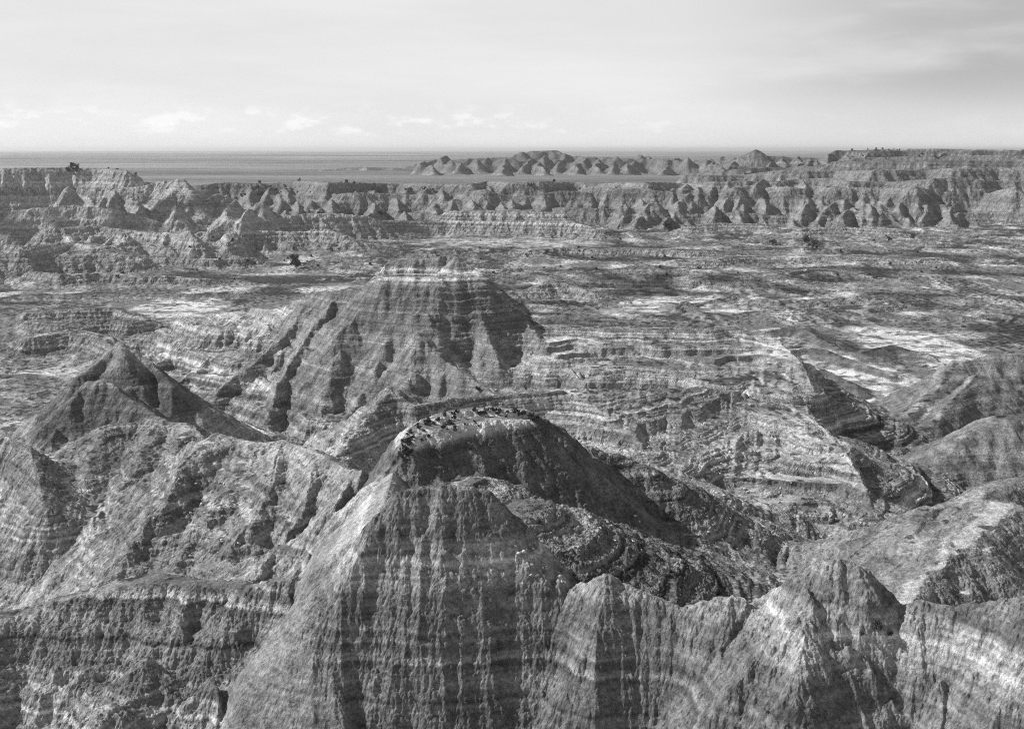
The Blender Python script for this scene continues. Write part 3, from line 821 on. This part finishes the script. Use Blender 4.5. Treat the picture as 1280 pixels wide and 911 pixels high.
# ------------------------------------------------------------------ light
HAZE = .00004
SUN_EL, SUN_AZ = 36.0, -76.0           # azimuth from the view direction, negative = left
w = bpy.data.worlds.new('World'); bpy.context.scene.world = w; w.use_nodes = True
nt = w.node_tree; bg = nt.nodes['Background']
sky = N(nt, 'ShaderNodeTexSky', sky_type='NISHITA'); sky.sun_disc = False
sky.sun_elevation = math.radians(SUN_EL); sky.sun_rotation = math.radians(SUN_AZ)
sky.altitude = 800; sky.dust_density = 2.0
sep = N(nt, 'ShaderNodeSeparateColor'); nt.links.new(sky.outputs[0], sep.inputs[0])     # a red-filtered black-and-white view of the sky
tc = N(nt, 'ShaderNodeTexCoord'); sx = N(nt, 'ShaderNodeSeparateXYZ'); nt.links.new(tc.outputs['Generated'], sx.inputs[0])
def mrw(src, a, b_, lo, hi, sm='SMOOTHSTEP'):
    r = N(nt, 'ShaderNodeMapRange', interpolation_type=sm)
    r.inputs[1].default_value = a; r.inputs[2].default_value = b_; r.inputs[3].default_value = lo; r.inputs[4].default_value = hi
    nt.links.new(src, r.inputs[0]); return r.outputs[0]
def mix(f, a, b_):
    m = N(nt, 'ShaderNodeMix', data_type='FLOAT'); nt.links.new(f, m.inputs[0])
    for v, k in ((a, 2), (b_, 3)):
        if isinstance(v, (int, float)): m.inputs[k].default_value = v
        else: nt.links.new(v, m.inputs[k])
    return m.outputs[0]
def noisew(scale, det, rough, sc3, loc=(0, 0, 0)):
    mp = N(nt, 'ShaderNodeMapping'); mp.inputs['Scale'].default_value = sc3; mp.inputs['Location'].default_value = loc
    nt.links.new(tc.outputs['Generated'], mp.inputs[0])
    n = N(nt, 'ShaderNodeTexNoise'); n.inputs['Scale'].default_value = scale; n.inputs['Detail'].default_value = det; n.inputs['Roughness'].default_value = rough
    nt.links.new(mp.outputs[0], n.inputs['Vector']); return n.outputs['Fac']
def mathw(op, a, b_):
    m = N(nt, 'ShaderNodeMath', operation=op)
    for v, k in ((a, 0), (b_, 1)):
        if isinstance(v, (int, float)): m.inputs[k].default_value = v
        else: nt.links.new(v, m.inputs[k])
    return m.outputs[0]
SKYV = 10.3
veil = mrw(sx.outputs['Z'], .14, .27, 1, 0)
base = mix(veil, sep.outputs[0], mrw(sx.outputs['Z'], 0.0, .14, SKYV, SKYV * .93))
# soft high streaks
strk = mrw(noisew(3.0, 6, .6, (1, 1, 7)), .35, .7, .96, 1.04)
base = mathw('MULTIPLY', base, strk)
# low cumulus bank
cum = mathw('MULTIPLY', mrw(noisew(26, 7, .6, (1, 1, 2.6), (2.3, .4, .1)), .49, .64, 0, .55), mathw('MULTIPLY', mrw(sx.outputs['Z'], .010, .018, 0, 1), mrw(sx.outputs['Z'], .026, .048, 1, 0)))
cum = mathw('MULTIPLY', cum, mrw(sx.outputs['X'], -.1, .3, 1, .3))
base = mix(cum, base, SKYV * 1.25)
# darker cloud towards the upper right
dk = mathw('MULTIPLY', mrw(noisew(4, 5, .55, (1, 1, 5), (1, 3, 0)), .3, .6, .3, 1), mathw('MULTIPLY', mrw(sx.outputs['X'], .12, .40, 0, 1), mrw(sx.outputs['Z'], .01, .07, .25, 1)))
base = mix(dk, base, SKYV * .58)
nt.links.new(base, bg.inputs[0])
bg.inputs[1].default_value = .07
sd = bpy.data.lights.new('sun', 'SUN'); sd.energy = 5.0; sd.angle = math.radians(.5); sd.color = (1, 1, 1)
so = bpy.data.objects.new('sun', sd); C.objects.link(so)
from mathutils import Vector
a, e = math.radians(SUN_AZ), math.radians(SUN_EL)
sdir = Vector((math.sin(a) * math.cos(e), math.cos(a) * math.cos(e), math.sin(e)))
so.rotation_euler = sdir.to_track_quat('Z', 'Y').to_euler()

# ------------------------------------------------------------------ clouds riding above the left of the view
CM = plain('cloud_white', .8)
def cloud(cx, cy, gz, rx, ry, label, seed):
    # placed so that its shade falls round (cx, cy) on the ground
    alt = 900.0; k = (alt - gz) / sdir.z
    px, py = cx + sdir.x * k, cy + sdir.y * k
    r = random.Random(seed); bm = bmesh.new()
    for i in range(26):
        a_ = r.uniform(0, 2 * math.pi); q = math.sqrt(r.random()); sz = (1.1 - .6 * q) * min(rx, ry) * r.uniform(.25, .5)
        v0 = len(bm.verts)
        g = bmesh.ops.create_icosphere(bm, subdivisions=3, radius=1)
        for v in g['verts']:
            n = .12 * math.sin(v.co.x * 5 + i) * math.cos(v.co.y * 6 - i) + .08 * math.sin(v.co.z * 9 + v.co.x * 7)
            v.co = v.co * (1 + n)
            v.co.z = max(v.co.z, -.25) * .7
            v.co = v.co * sz + Vector((q * math.cos(a_) * rx, q * math.sin(a_) * ry, 0))
    me = bpy.data.meshes.new('cloud'); bm.to_mesh(me); bm.free(); me.materials.append(CM)
    o = bpy.data.objects.new('cloud', me); C.objects.link(o); o.location = (px, py, alt)
    o['kind'] = 'structure'; o['label'] = label; o['category'] = 'cloud'
cloud(at(190, 262, 1050)[0], 1080, 20, 170, 60, 'white puffy cloud out of view shading the stepped hills on the left', 1)
cloud(at(420, 262, 1200)[0], 1230, 20, 110, 35, 'small white cloud out of view shading the foot of the long wall', 2)
cloud(at(820, 322, 750)[0], 745, 4, 110, 42, 'white cloud out of view shading the middle of the basin floor', 3)
# ------------------------------------------------------------------ air
hz = bpy.data.meshes.new('haze')
xa, xb, ya_, yb_, za, zb_ = -60000, 60000, -500, 72000, -60, 160
hz.from_pydata([(x_, y_, z_) for z_ in (za, zb_) for y_ in (ya_, yb_) for x_ in (xa, xb)], [], [(0,2,3,1),(4,5,7,6),(0,1,5,4),(2,6,7,3),(0,4,6,2),(1,3,7,5)])
ho = bpy.data.objects.new('haze', hz); C.objects.link(ho)
ho['kind'] = 'stuff'; ho['label'] = 'thin pale dry haze lying over the badlands and the prairie'; ho['category'] = 'haze'
hm = bpy.data.materials.new('haze'); hm.use_nodes = True; hn = hm.node_tree; hn.nodes.clear()
pv = hn.nodes.new('ShaderNodeVolumePrincipled'); ou = hn.nodes.new('ShaderNodeOutputMaterial'); hn.links.new(pv.outputs[0], ou.inputs['Volume'])
pv.inputs['Color'].default_value = (.9, .9, .9, 1); pv.inputs['Density'].default_value = HAZE; pv.inputs['Anisotropy'].default_value = .3
hz.materials.append(hm)
# ------------------------------------------------------------------ camera
cd = bpy.data.cameras.new('camera'); co = bpy.data.objects.new('camera', cd); C.objects.link(co)
cd.sensor_fit = 'HORIZONTAL'; cd.sensor_width = 36; cd.lens = 36 * FPX / 1280
cd.clip_start = .5; cd.clip_end = 200000
co.location = (0, 0, CAM_H); co.rotation_euler = (math.pi / 2 - PITCH, 0, 0)
sc = bpy.context.scene; sc.camera = co
sc.view_settings.view_transform = 'Standard'; sc.view_settings.look = 'None'; sc.view_settings.gamma = 1
sc.view_settings.exposure = .25
print('done', time.time() - T0)

sc.cycles.use_denoising = False
sc.cycles.filter_width = 1.1
